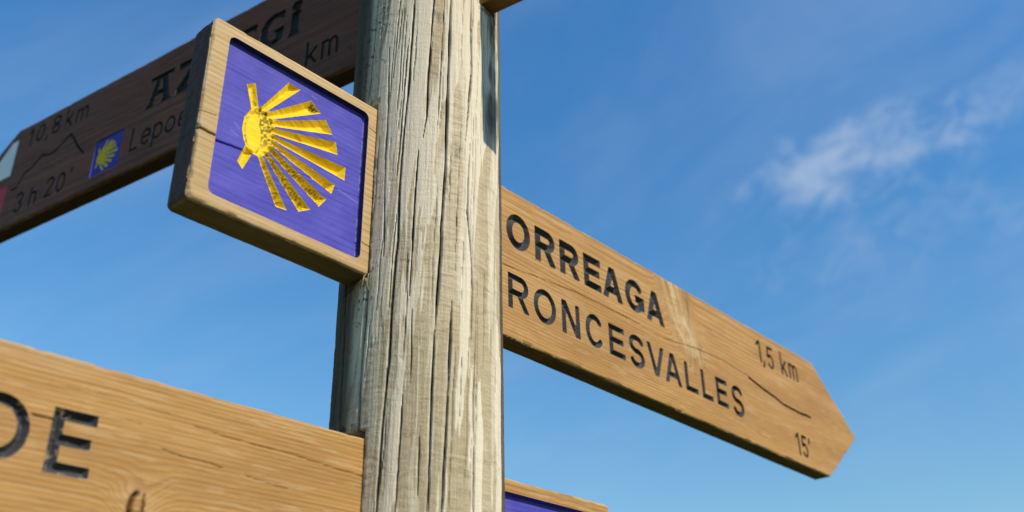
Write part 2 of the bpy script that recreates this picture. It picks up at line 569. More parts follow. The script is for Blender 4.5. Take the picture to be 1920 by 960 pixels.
class Board:
    """Solid wooden signboard. u runs along it from the post axis, v upwards (height above the eye), depth into the wood."""

    def __init__(s, name, label, cat, az, off, thick, outline, rc, gu, gv, wood, seed, group=None, edge=.004, pith=(-.05, .10), ring=.0045):
        s.name, s.off, s.thick, s.wood, s.seed, s.edge = name, off, thick, wood, seed, edge
        s.pith, s.ring = pith, ring
        a = rad(az)
        d = np.array((math.sin(a), math.cos(a)))
        if az < 0:
            d = -d
        s.d, s.n = d, np.array((d[1], -d[0]))
        s.v0 = min(p[1] for p in outline)
        s.root = bpy.data.objects.new(name, None)
        s.root.empty_display_size = .05
        col.objects.link(s.root)
        s.root.location = (PX, PY, CAMH + s.v0)
        s.root.rotation_euler = (0, 0, math.atan2(d[1], d[0]))
        s.root['label'] = label
        s.root['category'] = cat
        if group:
            s.root['group'] = group
        base_sdf = rounded_sdf(outline, rc)
        s.sdf = lambda x, y: base_sdf(x, y) + .0009 * (fbm(np.asarray(x) * 11 + 40, np.asarray(y) * 11 + 40, seed + 1, 2) - .5) + .0005 * (fbm(np.asarray(x) * 70 + 40, np.asarray(y) * 70 + 40, seed + 2, 2) - .5)
        s.U, s.V = np.meshgrid(gu, gv, indexing='ij')
        s.shape = s.U.shape
        ni, nj = s.shape
        idx = np.arange(ni * nj).reshape(ni, nj)
        s.faces = np.stack((idx[:-1, :-1], idx[1:, :-1], idx[1:, 1:], idx[:-1, 1:]), -1).reshape(-1, 4)
        s.lab = np.zeros(len(s.faces), int)
        s.feats = []
        s.U, s.V = s.U.ravel(), s.V.ravel()
        s.snapped = np.zeros(ni * nj, bool)
        s.keep = s._take(s.sdf, None)
        s.cracks, s.knots, s.stains = [], [], []
        u0, u1 = min(p[0] for p in outline), max(p[0] for p in outline)
        SLOTS.append((s.d, s.n, off, thick, s.v0, max(p[1] for p in outline), 1 if (u0 + u1) > 0 else -1))

    def _take(s, f, box):
        """Faces touching the inside of f; their outer vertices are moved onto its contour."""
        if box is None:
            fi = np.arange(len(s.faces))
        else:
            cu, cv = s.U[s.faces[:, 0]], s.V[s.faces[:, 0]]
            fi = np.nonzero((cu > box[0] - .004) & (cu < box[2] + .004) & (cv > box[1] - .004) & (cv < box[3] + .004))[0]
            if len(fi) == 0:
                return fi
        vid = np.unique(s.faces[fi])
        val = np.full(len(s.U), 1.0)
        val[vid] = f(s.U[vid], s.V[vid])
        ins = val < -1e-5
        hit = fi[ins[s.faces[fi]].any(1)]
        if len(hit) == 0:
            return hit
        vs = np.unique(s.faces[hit])
        mv = vs[(val[vs] >= -1e-5) & ~s.snapped[vs]]
        for _ in range(2):
            e = 2e-5
            x, y = s.U[mv], s.V[mv]
            v0 = f(x, y)
            gx, gy = (f(x + e, y) - f(x - e, y)) / (2 * e), (f(x, y + e) - f(x, y - e)) / (2 * e)
            g2 = np.maximum(gx * gx + gy * gy, .2)
            s.U[mv], s.V[mv] = x - v0 * gx / g2, y - v0 * gy / g2
        s.snapped[mv] = True
        return hit

    def feature(s, f, box, depth, name, material, parent=None, label=None, dirt=None, wear=None):
        """Carved region. depth(inside distance, u, v) in metres; parent = index of another feature (sub-part)."""
        fi = s._take(f, box)
        k = len(s.feats) + 1
        s.lab[fi] = k
        s.feats.append(dict(f=f, box=box, depth=depth, name=name, mat=material, parent=parent, label=label, dirt=dirt, wear=wear))
        return k

    def text(s, string, spec, t, depth, material, names):
        """spec: per character (char, left, baseline, width, height)."""
        for ch, x, y, w, H in spec:
            f, box = glyph_sdf(ch, x, y, w, H, t)
            nm = 'digit' if ch.isdigit() else ('comma' if ch == ',' else ('minute_mark' if ch == "'" else names))
            s.feature(f, box, vgroove(t, depth, s.seed) if depth > .1 else groove(t, depth, s.seed), nm, material)

    def wood_fields(s, U, V, W):
        sd = s.seed
        v = V - s.v0
        r = np.hypot(v - s.pith[0] + .010 * (fbm(U * 2.2, v * 9, sd, 3) - .5) + .0022 * (fbm(U * 9, v * 40, sd + 5, 2) - .5), s.pith[1] - W)
        kn = np.zeros_like(U)
        pale = np.zeros_like(U)
        for (pts, rk, amp, sg) in s.knots:
            dk = d_poly(U * 1.0, V, pts) * (1 + .5 * (fbm(U * 60, V * 60, sd + 3, 2) - .5))
            r = r + amp * np.exp(-(dk / sg) ** 2)
            kn = np.maximum(kn, 1 - sstep(dk, rk * .75, rk * 1.05 + 1e-6)) if rk > 0 else kn
            pale = np.maximum(pale, (.9 if rk == 0 else .5) * np.exp(-(dk / (sg * .8)) ** 2))
        strk = np.zeros_like(U)
        for (pts, rk, amp, sg) in s.knots:
            if rk == 0:
                uc = np.interp(-V, [-p[1] for p in pts], [p[0] for p in pts])
                q = (U - uc) + .004 * (fbm(V * 40, U * 40, sd + 81, 2) - .5)
                strk = np.exp(-(d_poly(U, V, pts) / sg) ** 2) * (fbm(q * 330, V * 16, sd + 83, 3) - .5) * 2
        ph = (r / s.ring) % 1.0
        grain = sstep(ph, .25, .92) * (1 - sstep(ph, .93, 1.0))
        grain = grain * (.35 + .65 * vn(np.floor(r / s.ring) * 1.7, U * 2.0, sd + 9))
        wear = .30 * sstep(fbm(U * 26, v * 300, sd + 11, 4, .6), .60, .82) + .14 * sstep(fbm(U * 5, v * 34, sd + 13, 3), .58, .8)
        wear = np.clip(wear + 1.6 * np.maximum(strk, 0), 0, 1)
        grain = np.clip(grain + 2.2 * np.maximum(-strk, 0), 0, 1)
        return grain, wear, kn, pale

    def build(s):
        U, V = s.U, s.V
        nvt = len(U)
        ins = np.maximum(-s.sdf(U, V), 0)
        grain, wear, kn, pale = s.wood_fields(U, V, np.zeros_like(U))
        e = s.edge
        q = np.clip(ins, 0, e)
        D = e - np.sqrt(np.maximum(e * e - (e - q) ** 2, 0))
        sd = s.seed
        wearE = .45 * (1 - sstep(ins, e * .2, e * 1.1)) * sstep(fbm(U * 40, V * 40, sd + 21, 3), .3, .6)
        D = D + .00022 * (grain - .4) + .0006 * (fbm(U * 14, V * 26, sd + 31, 3) - .5) + .00030 * (fbm(U * 30, V * 420, sd + 33, 2) - .5)
        D = D + .0016 * sstep(fbm(U * 55, V * 55, sd + 23, 3), .56, .74) * (1 - sstep(ins, .0005, .0042))
        wear = np.clip(wear + wearE + .55 * pale * sstep(fbm(U * 70, V * 70, sd + 35, 3), .3, .65), 0, 1)
        dirt = .50 * kn * sstep(fbm(U * 160, V * 160, sd + 41, 3), .25, .7)
        for pts, sg, am in s.stains:
            dirt = dirt + am * np.exp(-(d_poly(U, V, pts) / sg) ** 2) * sstep(fbm(U * 160, V * 22, sd + 43, 3), .30, .62)
        crk = np.zeros(nvt)
        for pts, wd, dep in s.cracks:
            dd = d_poly(U + .0035 * (fbm(U * 60, V * 130, sd + 55, 3) - .5), V + .0014 * (fbm(U * 90, V * 10, sd + 51, 3) - .5), pts)
            wv = wd * (.35 + .9 * fbm(U * 25, V * 0, sd + 53, 2))
            k = np.exp(-(dd / np.maximum(wv, 3.5e-4)) ** 2)
            D = D + dep * k
            crk = np.maximum(crk, k * min(1.0, dep / .0026))
        dirt = np.clip(dirt + .85 * crk, 0, 1)  # cracks coloured dark, standing in for the shade of their depth
        fd, fw = dirt.copy(), wear * 0.0
        for ft in s.feats:
            b = ft['box']
            m = np.nonzero((U > b[0] - .003) & (U < b[2] + .003) & (V > b[1] - .003) & (V < b[3] + .003))[0]
            si = np.maximum(-ft['f'](U[m], V[m]), 0)
            D[m] += ft['depth'](si, U[m], V[m])
            if ft['dirt'] is not None:
                fd[m] = np.where(si > 0, np.clip(ft['dirt'](si, U[m], V[m]), 0, 1), fd[m])
            elif ft['mat'] in (BLACK, BLACK_WORN, BLACK_FINE):
                fd[m] = np.where(si > 0, 0, fd[m])
            if ft['wear'] is not None:
                fw[m] = np.where(si > 0, np.clip(ft['wear'](si, U[m], V[m]), 0, 1), fw[m])
        co = np.stack((U, -s.off + D, V - s.v0), -1)
        keep = np.zeros(len(s.faces), bool)
        keep[s.keep] = True
        # ---- the wooden body: front, rounded sides, back
        F = s.faces[keep]
        he = np.concatenate([np.stack((F[:, i], F[:, (i + 1) % 4]), -1) for i in range(4)])
        he = he[he[:, 0] != he[:, 1]]
        code = he[:, 0].astype(np.int64) * nvt + he[:, 1]
        rev = he[:, 1].astype(np.int64) * nvt + he[:, 0]
        bd = he[~np.isin(code, rev)]
        nxt = dict(zip(bd[:, 0].tolist(), bd[:, 1].tolist()))
        start = bd[0, 0]
        loop = [start]
        while True:
            k = nxt[loop[-1]]
            if k == start or len(loop) > len(bd) + 5:
                break
            loop.append(k)
        L = np.array(loop)
        x, y = U[L], V[L]
        ee = 2e-5
        gx, gy = (s.sdf(x + ee, y) - s.sdf(x - ee, y)), (s.sdf(x, y + ee) - s.sdf(x, y - ee))
        gl = np.hypot(gx, gy) + 1e-12
        gx, gy = gx / gl, gy / gl
        T = s.thick
        ring_list = []
        nmid = 9
        for j in range(1, nmid + 1):
            ring_list.append((e + (T - 2 * e) * j / nmid, 0.0))
        for a in (30, 60, 90):
            ring_list.append((T - e + e * math.sin(rad(a)), e * (1 - math.cos(rad(a)))))
        used = np.unique(F)
        # board's own vertices are those of label-0 faces
        F0 = s.faces[keep & (s.lab == 0)]
        u0 = np.unique(np.concatenate((F0.ravel(), L)))
        remap = np.full(nvt, -1)
        remap[u0] = np.arange(len(u0))
        cos = [co[u0]]
        A = {'grain': [grain[u0]], 'wear': [wear[u0]], 'dirt': [dirt[u0]], 'endgrain': [np.zeros(len(u0))]}
        prev = remap[L]
        base = len(u0)
        quads = [remap[F0]]
        nL = len(L)
        endg = sstep(np.abs(gx), .55, .9)
        for dp, inset in ring_list:
            rough = (.0007 + .0012 * endg) * (fbm(x * 90 + y * 90, dp * 220 + np.zeros(nL), sd + 61, 3) - .5)
            if inset > 0:
                rough = rough * 0
            xx, yy = x - gx * (inset - rough), y - gy * (inset - rough)
            cos.append(np.stack((xx, np.full(nL, -s.off + dp), yy - s.v0), -1))
            g2, w2, k2, p2 = s.wood_fields(xx, yy, np.full(nL, dp))
            A['grain'].append(g2)
            A['wear'].append(w2 * .3)
            ck = np.zeros(nL)
            for pts, wd, dep in s.cracks:
                ck = np.maximum(ck, np.exp(-(d_poly(xx, yy, pts) / (wd * 1.2)) ** 2))
            under = sstep(-gy, .5, .9)  # undersides get a darker colour, painting in more shade
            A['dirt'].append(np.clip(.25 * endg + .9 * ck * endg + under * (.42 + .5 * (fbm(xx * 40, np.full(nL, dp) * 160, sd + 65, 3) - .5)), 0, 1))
            A['endgrain'].append(endg * sstep(dp + .002 * fbm(y * 200, x * 0, sd + 63, 2) + np.zeros(nL), e * 1.0, e * 1.6))
            cur = base + np.arange(nL)
            base += nL
            quads.append(np.stack((prev, cur, np.roll(cur, -1), np.roll(prev, -1)), -1))
            prev = cur
        backf = [tuple(prev[::-1].tolist())]
        # quads must face outwards: loop runs counter-clockwise seen from the front
        quads[1:] = [qd[:, ::-1] for qd in quads[1:]]
        backf = [tuple(prev[::-1].tolist())]
        me = make_mesh('wood_board', np.concatenate(cos), np.concatenate(quads), {k: np.concatenate(v) for k, v in A.items()}, s.wood, backf)
        s.board = link('wood_board', me, s.root)
        # ---- carved and painted parts
        objs = {}
        for k, ft in enumerate(s.feats, 1):
            Fk = s.faces[keep & (s.lab == k)]
            if len(Fk) == 0:
                continue
            uk = np.unique(Fk)
            rm = np.full(nvt, -1)
            rm[uk] = np.arange(len(uk))
            me = make_mesh(ft['name'], co[uk], rm[Fk], {'dirt': fd[uk], 'wear': fw[uk], 'grain': grain[uk], 'endgrain': np.zeros(len(uk))}, ft['mat'])
            ob = link(ft['name'], me, objs[ft['parent']] if ft['parent'] else s.root)
            if ft['label']:
                ob['label'] = ft['label']
            objs[k] = ob
        return s.root


def groove(t, depth, seed):
    run = min(.0013, t * .3)

    def f(si, u, v):
        q = np.clip(si / run, 0, 1)
        ridge = 1 + .13 * (fbm(u * 50, v * 560, seed + 71, 2) - .5) * 2
        return depth * (.88 * q + .12 * np.clip(si / (t * .5), 0, 1)) * ridge
    return f


def vgroove(t, slope, seed):
    """V-cut of a letter router: two sloping walls that meet in the middle, torn along the grain."""
    def f(si, u, v):
        ridge = 1 + .20 * (fbm(u * 50, v * 560, seed + 71, 2) - .5) * 2
        return np.minimum(si, t * .5) * slope * ridge
    return f


def axis(a, b, h):
    return np.linspace(a, b, int(round((b - a) / h)) + 1)


# ================================================================== ground
def build_ground():
    xs = np.concatenate((np.linspace(-3000, -60, 22), np.linspace(-50, 50, 60), np.linspace(60, 3000, 22)))
    X, Y = np.meshgrid(xs, xs, indexing='ij')
    far = np.clip((np.hypot(X, Y) - 12) / 400, 0, 1)
    Z = (fbm(X * .35 + 50, Y * .35 + 50, 3, 3) - .5) * .10 * np.clip(np.hypot(X - PX, Y - PY) / 2, 0, 1) + far * (fbm(X * .004 + 9, Y * .004 + 9, 5, 4) - .55) * 60
    n = len(xs)
    idx = np.arange(n * n).reshape(n, n)
    F = np.stack((idx[:-1, :-1], idx[1:, :-1], idx[1:, 1:], idx[:-1, 1:]), -1).reshape(-1, 4)
    b = MB('meadow_grass')
    a1, a2 = b.noise(.8, detail=6), b.noise(9.0, detail=6, rough=.7)
    c = b.mix(b.ramp(a1, .3, .7), (.030, .050, .012), (.050, .058, .018))
    c = b.mix(b.ramp(a2, .4, .75, 0, .6), c, (.060, .056, .026))
    m = b.finish(c, .9, .15, a2, .6, .03)
    o = link('ground', make_mesh('ground', np.stack((X.ravel(), Y.ravel(), Z.ravel()), -1), F, {}, m))
    o['kind'] = 'structure'
    o['label'] = 'grassy meadow under the signpost'


build_ground()

# ================================================================== scallop shell signboard
SH_AZ, SH_OFF, TH = 41.7, .0145, .030
b = Board('shell_sign', 'square wooden board with a big yellow scallop shell on its recessed blue panel', 'sign',
          SH_AZ, SH_OFF, .0365, [(-.303, .4935), (-.080, .4935), (-.080, .7070), (-.303, .7070)], .0065,
          axis(-.3035, -.0795, .00075), axis(.493, .7075, .00075), PALE_PINE, 11, edge=.0030, pith=(-.02, .05), ring=.0062)
b.cracks = [([(-.31, .5705), (-.298, .5700), (-.285, .5700), (-.262, .5725), (-.2385, .5747)], .0011, .004),
            ([(-.31, .5885), (-.298, .5895), (-.287, .5918)], .0005, .0015),
            ([(-.1985, .5775), (-.1318, .5825), (-.10, .5855), (-.075, .5880)], .0004, .0010),
            ([(-.102, .6750), (-.09, .6735), (-.075, .6720)], .0005, .0015), ([(-.104, .5285), (-.09, .5270), (-.075, .5262)], .0005, .0015)]
PD = .0070
f = rounded_sdf([(-.2838, .5070), (-.1010, .5070), (-.1010, .6935), (-.2838, .6935)], .0075)


def panel_depth(si, u, v):
    return PD * np.clip(si / .0013, 0, 1) + .00018 * (fbm(u * 18, v * 330, 5, 3) - .5)


def panel_wear(si, u, v):
    # chipped paint along the foot of the wall, small scratches
    foot = np.exp(-((si - .0016) / .0007) ** 2) * sstep(u, -.1045, -.1020) * sstep(fbm(u * 200, v * 130, 81, 3), .38, .62)
    scr = np.zeros_like(u)
    for p in ([(-.262, .600), (-.255, .596)], [(-.264, .590), (-.2565, .587)], [(-.130, .583), (-.103, .5775)], [(-.175, .6815), (-.168, .680)]):
        scr = np.maximum(scr, np.exp(-(d_poly(u, v, p) / .0006) ** 2))
    return .9 * foot + .55 * scr


kp = b.feature(f, (-.2838, .5070, -.1010, .6935), panel_depth, 'blue_panel', BLUE, wear=panel_wear, dirt=lambda si, u, v: .85 * (1 - sstep(si, .0010, .0017)))  # recess walls coloured near black to deepen the shade on them
RAYS = [
    [(-.2399, .6256), (-.2334, .6244), (-.1946, .6742), (-.2097, .6756)],
    [(-.2316, .6245), (-.2247, .6203), (-.1662, .6588), (-.1796, .6689)],
    [(-.2240, .6187), (-.2220, .6128), (-.1488, .6401), (-.1587, .6544)],
    [(-.2208, .6107), (-.2200, .6041), (-.1398, .6188), (-.1435, .6334)],
    [(-.2198, .6016), (-.2192, .5968), (-.1282, .5916), (-.1281, .6082)],
    [(-.2194, .5952), (-.2211, .5895), (-.1439, .5680), (-.1404, .5807)],
    [(-.2222, .5880), (-.2237, .5809), (-.1581, .5462), (-.1499, .5585)],
    [(-.2253, .5792), (-.2289, .5748), (-.1823, .5297), (-.1682, .5382)],
    [(-.2307, .5721), (-.2357, .5696), (-.2092, .5236), (-.1959, .5252)],
]
EARS = [[(-.2582, .6459), (-.2489, .6179), (-.2419, .6264), (-.2486, .6528)], [(-.2509, .5762), (-.2575, .5537), (-.2506, .5478), (-.2420, .5709)]]
HUB = [(-.2499, .6192), (-.2562, .6066), (-.2570, .5926), (-.2537, .5809), (-.2504, .5755), (-.2419, .5701), (-.2357, .5696), (-.2307, .5721),
       (-.2268, .5767), (-.2228, .5841), (-.2194, .5952), (-.2200, .6037), (-.2219, .6120), (-.2247, .6198), (-.2317, .6250), (-.2392, .6269)]


def on_panel(P):
    return [(u + .00424 + .0096 * (u + .244), v + .00568 + .0103 * (v - .5925)) for u, v in P]


FLAT = [list(p) for p in RAYS + EARS + [HUB]]
RAYS, EARS, HUB = [on_panel(p) for p in RAYS], [on_panel(p) for p in EARS], on_panel(HUB)


def stretch_ray(P, k=.0035):
    """Let the narrow end of a ray run a little into the hub."""
    a, b_, c, d = (np.array(p) for p in P)
    m1, m2 = (a + b_) / 2, (c + d) / 2
    e = (m1 - m2) / np.linalg.norm(m1 - m2) * k
    return [tuple(a + e), tuple(b_ + e), tuple(c), tuple(d)]


def bx(P, m=.001):
    return (min(p[0] for p in P) - m, min(p[1] for p in P) - m, max(p[0] for p in P) + m, max(p[1] for p in P) + m)


for i, P in enumerate(RAYS):
    Q = stretch_ray(P)
    ff = (lambda Q: (lambda x, y: sd_polygon(x, y, Q)))(Q)
    sp = (0, .0, .0, .0, .08, .28, .60, .70, .62)[i]

    def ray_dirt(si, u, v, sp=sp, P=P):
        n_ = fbm(u * 800, v * 800, 90, 3)
        rim = sstep(si, .0006, .0016)
        d = sp * sstep(n_, .46, .60) * rim
        d = d + .16 * sstep(fbm(u * 70 + v * 260, v * 90 - u * 60, 93, 3), .52, .75) * rim
        if P is RAYS[1]:
            d = d + .95 * (1 - sstep(np.hypot(u + .1685, v - .6690), .003, .0095)) * sstep(n_, .40, .55) * rim
        return d + .0
    b.feature(ff, bx(Q), lambda si, u, v: np.minimum(si * 1.15, .0068) + .0002 * (fbm(u * 60, v * 500, 12, 2) - .5), 'shell_ray', YELLOW, parent=kp, dirt=ray_dirt)
for P in EARS:
    ff = (lambda Q: (lambda x, y: sd_polygon(x, y, Q)))(P)
    b.feature(ff, bx(P), lambda si, u, v: np.minimum(si * 1.1, .0040), 'shell_ear', YELLOW, parent=kp,
              dirt=lambda si, u, v: .55 * sstep(fbm(u * 300, v * 260, 95, 3), .50, .70) * sstep(si, .0008, .002) * sstep(v, .60, .63))
OV_C, OV_A, OV_B, OV_T = (-.2396, .5982), .0092, .0205, rad(8)


def oval(u, v):
    x, y = u - OV_C[0], v - OV_C[1]
    p, q = x * math.cos(OV_T) + y * math.sin(OV_T), -x * math.sin(OV_T) + y * math.cos(OV_T)
    return np.hypot(p / OV_A, q / OV_B)


def hub_depth(si, u, v):
    o_ = oval(u, v)
    moss = sstep(o_, 1.1, 1.25) * sstep(u, OV_C[0], OV_C[0] + .006)
    return np.minimum(si * .9, .0042) * sstep(o_, .96, 1.16) - moss * .0010 * fbm(u * 330, v * 330, 99, 3)


def hub_dirt(si, u, v):
    o_ = oval(u, v)
    n_ = fbm(u * 420, v * 420, 98, 3)
    right_ = sstep(u, OV_C[0] - .001, OV_C[0] + .008) * sstep(v, .580, .604)
    rim = np.exp(-((o_ - 1.05) / .07) ** 2) * sstep(vn(u * 500, v * 500, 97), .62, .75)
    return np.clip(.95 * right_ * sstep(o_, 1.0, 1.12) * sstep(n_, .36, .60), 0, .80) + .8 * rim


b.feature(lambda x, y: sd_polygon(x, y, HUB), bx(HUB), hub_depth, 'shell_hub', YELLOW, parent=kp, dirt=hub_dirt)
b.build()

# ================================================================== arrow board ORREAGA / RONCESVALLES
b = Board('arrow_sign', 'pointed wooden arrow board carved ORREAGA RONCESVALLES, 1,5 km and 15 minutes', 'sign',
          SH_AZ, SH_OFF, TH, [(.080, .4935), (.9430, .4950), (1.0790, .5960), (.9400, .7035), (.080, .7010)], .004,
          axis(.0795, 1.0800, .00115), axis(.4925, .7045, .00095), HONEY, 23, edge=.0024, pith=(.24, .13), ring=.0040)
b.cracks = [([(.08, .585), (.1194, .5872), (.2620, .6001), (.3798, .6012), (.4633, .5985), (.5515, .6094), (.6221, .6126), (.7025, .6082)], .0006, .0022),
            ([(.30, .6415), (.42, .6425), (.478, .6440)], .0004, .001)]
b.knots = [([(.488, .715), (.503, .668), (.522, .632), (.543, .607)], .0, .060, .024), ([(.531, .583), (.528, .574)], .003, .014, .012)]
b.stains = [([(.535, .712), (.537, .670), (.545, .635), (.552, .610)], .010, .45)]
T1, D1 = .0112, 1.35
b.text('ORREAGA', [('O', .1266, .6183, .0451, .0505), ('R', .1812, .6183, .0415, .0503), ('R', .2308, .6183, .0415, .0503), ('E', .2813, .6183, .0375, .0500),
                   ('A', .3215, .6178, .0465, .0503), ('G', .3745, .6172, .0450, .0510), ('A', .4235, .6165, .0458, .0510)], T1, D1, BLACK, 'letter')
T2, D2 = .0084, 1.40
b.text('RONCESVALLES', [('R', .1284, .5328, .0390, .0480), ('O', .1755, .5325, .0435, .0478), ('N', .2305, .5330, .0365, .0472), ('C', .2782, .5322, .0388, .0480),
                        ('E', .3290, .5332, .0350, .0462), ('S', .3748, .5315, .0350, .0492), ('V', .4165, .5325, .0428, .0475), ('A', .4580, .5318, .0425, .0480),
                        ('L', .5104, .5330, .0325, .0450), ('L', .5538, .5325, .0295, .0458), ('E', .5945, .5330, .0325, .0455), ('S', .6395, .5285, .0335, .0510)], T2, D2, BLACK, 'letter')
T3, D3 = .0050, .0040
b.text('1,5 km', [('1', .7385, .6465, .0150, .0410), (',', .7560, .6480, .0085, .0410), ('5', .7735, .6445, .0215, .0405), ('k', .8190, .6455, .0205, .0425), ('m', .8465, .6465, .0305, .0420)], T3, D3, BLACK_FINE, 'letter')
b.text("15'", [('1', .8315, .5098, .0135, .0392), ('5', .8525, .5098, .0195, .0385), ("'", .8765, .5098, .0080, .0395)], T3, D3, BLACK_FINE, 'letter')
ln = [(.7008, .6063), (.7442, .5985), (.7809, .5941), (.8074, .5891), (.8409, .5885), (.8695, .5880), (.8852, .5900), (.9008, .5893)]
b.feature(lambda x, y: d_poly(x, y, ln) - .0022, bx(ln, .004), groove(.0044, .0038, 3), 'route_profile_line', BLACK_FINE)
b.build()

# ================================================================== lower board with DE
LO_AZ, LO_OFF = 44.5, .026
b = Board('plank_sign', 'broad wooden board with large worn carved letters DE and a dark knot', 'sign',
          LO_AZ, LO_OFF, TH, [(-.700, .211), (-.610, .106), (-.080, .106), (-.080, .3162), (-.610, .3178)], .005,
          np.concatenate((axis(-.7005, -.45, .0035)[:-1], axis(-.45, -.0795, .0008))), axis(.1055, .3185, .0009), HONEY, 37, edge=.0026, pith=(-.06, .11), ring=.0037)
b.cracks = [([(-.372, .2925), (-.33, .2935), (-.285, .2915)], .0003, .0007), ([(-.392, .2655), (-.3760, .2650)], .0008, .003),
            ([(-.262, .2860), (-.20, .2830), (-.16, .2828), (-.12, .2805), (-.08, .2790)], .00042, .0016),
            ([(-.287, .2610), (-.265, .2590), (-.243, .2585), (-.232, .2570)], .0005, .0016), ([(-.210, .2550), (-.185, .2525), (-.165, .2515)], .0004, .0012),
            ([(-.322, .2780), (-.308, .2775)], .0003, .0008), ([(-.3030, .2222), (-.3050, .2190), (-.3058, .2120), (-.3040, .200)], .0023, .0055),
            ([(-.2962, .2228), (-.2948, .2165), (-.2942, .200)], .0007, .0030)]
b.knots = [([(-.2998, .2160), (-.2998, .2020)], .0055, .016, .020), ([(-.52, .17), (-.518, .165)], .008, .02, .02)]
T4 = .0092
b.text('DE', [('D', -.4340, .2262, .0425, .0505), ('E', -.3768, .2250, .0345, .0505)], T4, 1.40, BLACK_WORN, 'letter')
b.build()

# ================================================================== lower blue panel board, far side of the post
b = Board('blue_panel_sign', 'wooden board framing a plain recessed blue panel, under the pointed arrow board', 'sign',
          LO_AZ, LO_OFF, TH, [(.080, .103), (.2755, .103), (.2755, .3170), (.080, .3160)], .008,
          axis(.0795, .2760, .0011), axis(.1025, .3175, .0010), HONEY, 41, edge=.0045, pith=(-.04, .07), ring=.0058)
f = rounded_sdf([(.095, .118), (.2600, .118), (.2600, .3005), (.095, .3005)], .0075)
b.feature(f, (.095, .118, .2600, .3005), lambda si, u, v: .0068 * np.clip(si / .0014, 0, 1) + .0002 * (fbm(u * 18, v * 330, 6, 3) - .5), 'blue_panel', BLUE)
b.build()

# ================================================================== high board AZPEGI in shade
HI_AZ, HI_OFF = -57.6, .0145
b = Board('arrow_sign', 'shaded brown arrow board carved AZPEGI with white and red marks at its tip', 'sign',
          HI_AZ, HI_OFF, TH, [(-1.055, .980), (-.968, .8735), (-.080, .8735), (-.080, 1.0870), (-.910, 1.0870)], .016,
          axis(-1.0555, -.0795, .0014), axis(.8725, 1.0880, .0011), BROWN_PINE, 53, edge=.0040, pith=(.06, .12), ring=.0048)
b.knots = [([(-.124, .909), (-.1225, .906)], .005, .018, .018)]
for ch, x, w in (('A', -.5525, .0605), ('Z', -.4830, .0570), ('P', -.4160, .0500), ('E', -.3580, .0450), ('G', -.3045, .0490), ('I', -.2470, .0255)):
    ff, box = stem_sdf(ch, x, .9820, w, .0610)
    b.feature(ff, box, groove(.012, .0050, 7), 'letter', BLACK_FINE)
T5 = .0046
b.text('10,8 km', [('1', -.8745, 1.0355, .0130, .0375), ('0', -.8500, 1.0355, .0230, .0375), (',', -.8230, 1.0355, .0090, .0375), ('8', -.8060, 1.0345, .0230, .0385),
                   ('k', -.7695, 1.0340, .0205, .0405), ('m', -.7400, 1.0325, .0325, .0400)], T5, .0034, BLACK_FINE, 'letter')
b.text("3 h 20'", [('3', -.8640, .8960, .0210, .0410), ('h', -.8240, .8965, .0200, .0395), ('2', -.7820, .8985, .0215, .0395), ('0', -.7530, .8970, .0225, .0395), ("'", -.7220, .8980, .0080, .0400)], T5, .0034, BLACK_FINE, 'letter')
b.text('Lepoeder', [('L', -.5735, .9100, .0190, .0455), ('e', -.5485, .9110, .0235, .0450), ('p', -.5210, .9110, .0235, .0450), ('o', -.4930, .9110, .0235, .0450),
                    ('e', -.4645, .9110, .0235, .0450), ('d', -.4360, .9110, .0235, .0450), ('e', -.4075, .9110, .0235, .0450), ('r', -.3790, .9110, .0165, .0450)], .0046, .0034, BLACK_FINE, 'letter')
b.text('km', [('k', -.2052, .9110, .0215, .0435), ('m', -.1760, .9105, .0310, .0465)], .0046, .0034, BLACK_FINE, 'letter')
ln2 = [(-.8884, .9527), (-.8735, .9528), (-.8564, .9780), (-.8429, .9801), (-.8150, .9975), (-.7933, .9909), (-.7766, .9937), (-.7442, 1.0131), (-.7335, 1.0018), (-.7150, .9768), (-.6957, .9564)]
b.feature(lambda x, y: d_poly(x, y, ln2) - .0022, bx(ln2, .004), groove(.0044, .0034, 4), 'route_profile_line', BLACK_FINE)
f = rounded_sdf([(-.6640, .8955), (-.5955, .8955), (-.5955, .9665), (-.6640, .9665)], .002)
kb = b.feature(f, (-.6640, .8955, -.5955, .9665), lambda si, u, v: .0022 * np.clip(si / .0014, 0, 1), 'blue_panel', BLUE)
k_ = .385
MINI = [[((p[0] + .243) * k_ * (1.02) - .652, (p[1] - .597) * k_ + .9305) for p in P] for P in FLAT]


def mini_sdf(x, y):
    d = np.full(np.shape(x), 1e9)
    for P in MINI:
        d = np.minimum(d, sd_polygon(x, y, P))
    return d


b.feature(mini_sdf, (-.660, .900, -.600, .965), lambda si, u, v: np.minimum(si * .5, .0008), 'scallop_shell', YELLOW, parent=kb)
f = lambda x, y: sd_polygon(x, y, [(-.9030, .9880), (-.9030, 1.0630), (-.9200, 1.0630), (-.9900, .9880)])
b.feature(f, (-.995, .985, -.900, 1.065), lambda si, u, v: np.clip(si, 0, .0012), 'white_mark', WHITE)
f = lambda x, y: sd_polygon(x, y, [(-.9030, .9690), (-.9900, .9690), (-.9200, .8990), (-.9030, .8990)])
b.feature(f, (-.995, .895, -.900, .972), lambda si, u, v: np.clip(si, 0, .0012), 'red_mark', RED)
b.build()

# ================================================================== high board on the other side, only its underside shows
b = Board('plain_sign', 'wooden board seen from beneath where it enters the top of the post', 'sign',
          HI_AZ, HI_OFF, TH, [(.080, .8800), (.360, .8800), (.360, 1.0870), (.080, 1.0870)], .006,
          axis(.0795, .3605, .0016), axis(.8795, 1.0875, .0016), HONEY, 67, edge=.004)
b.build()

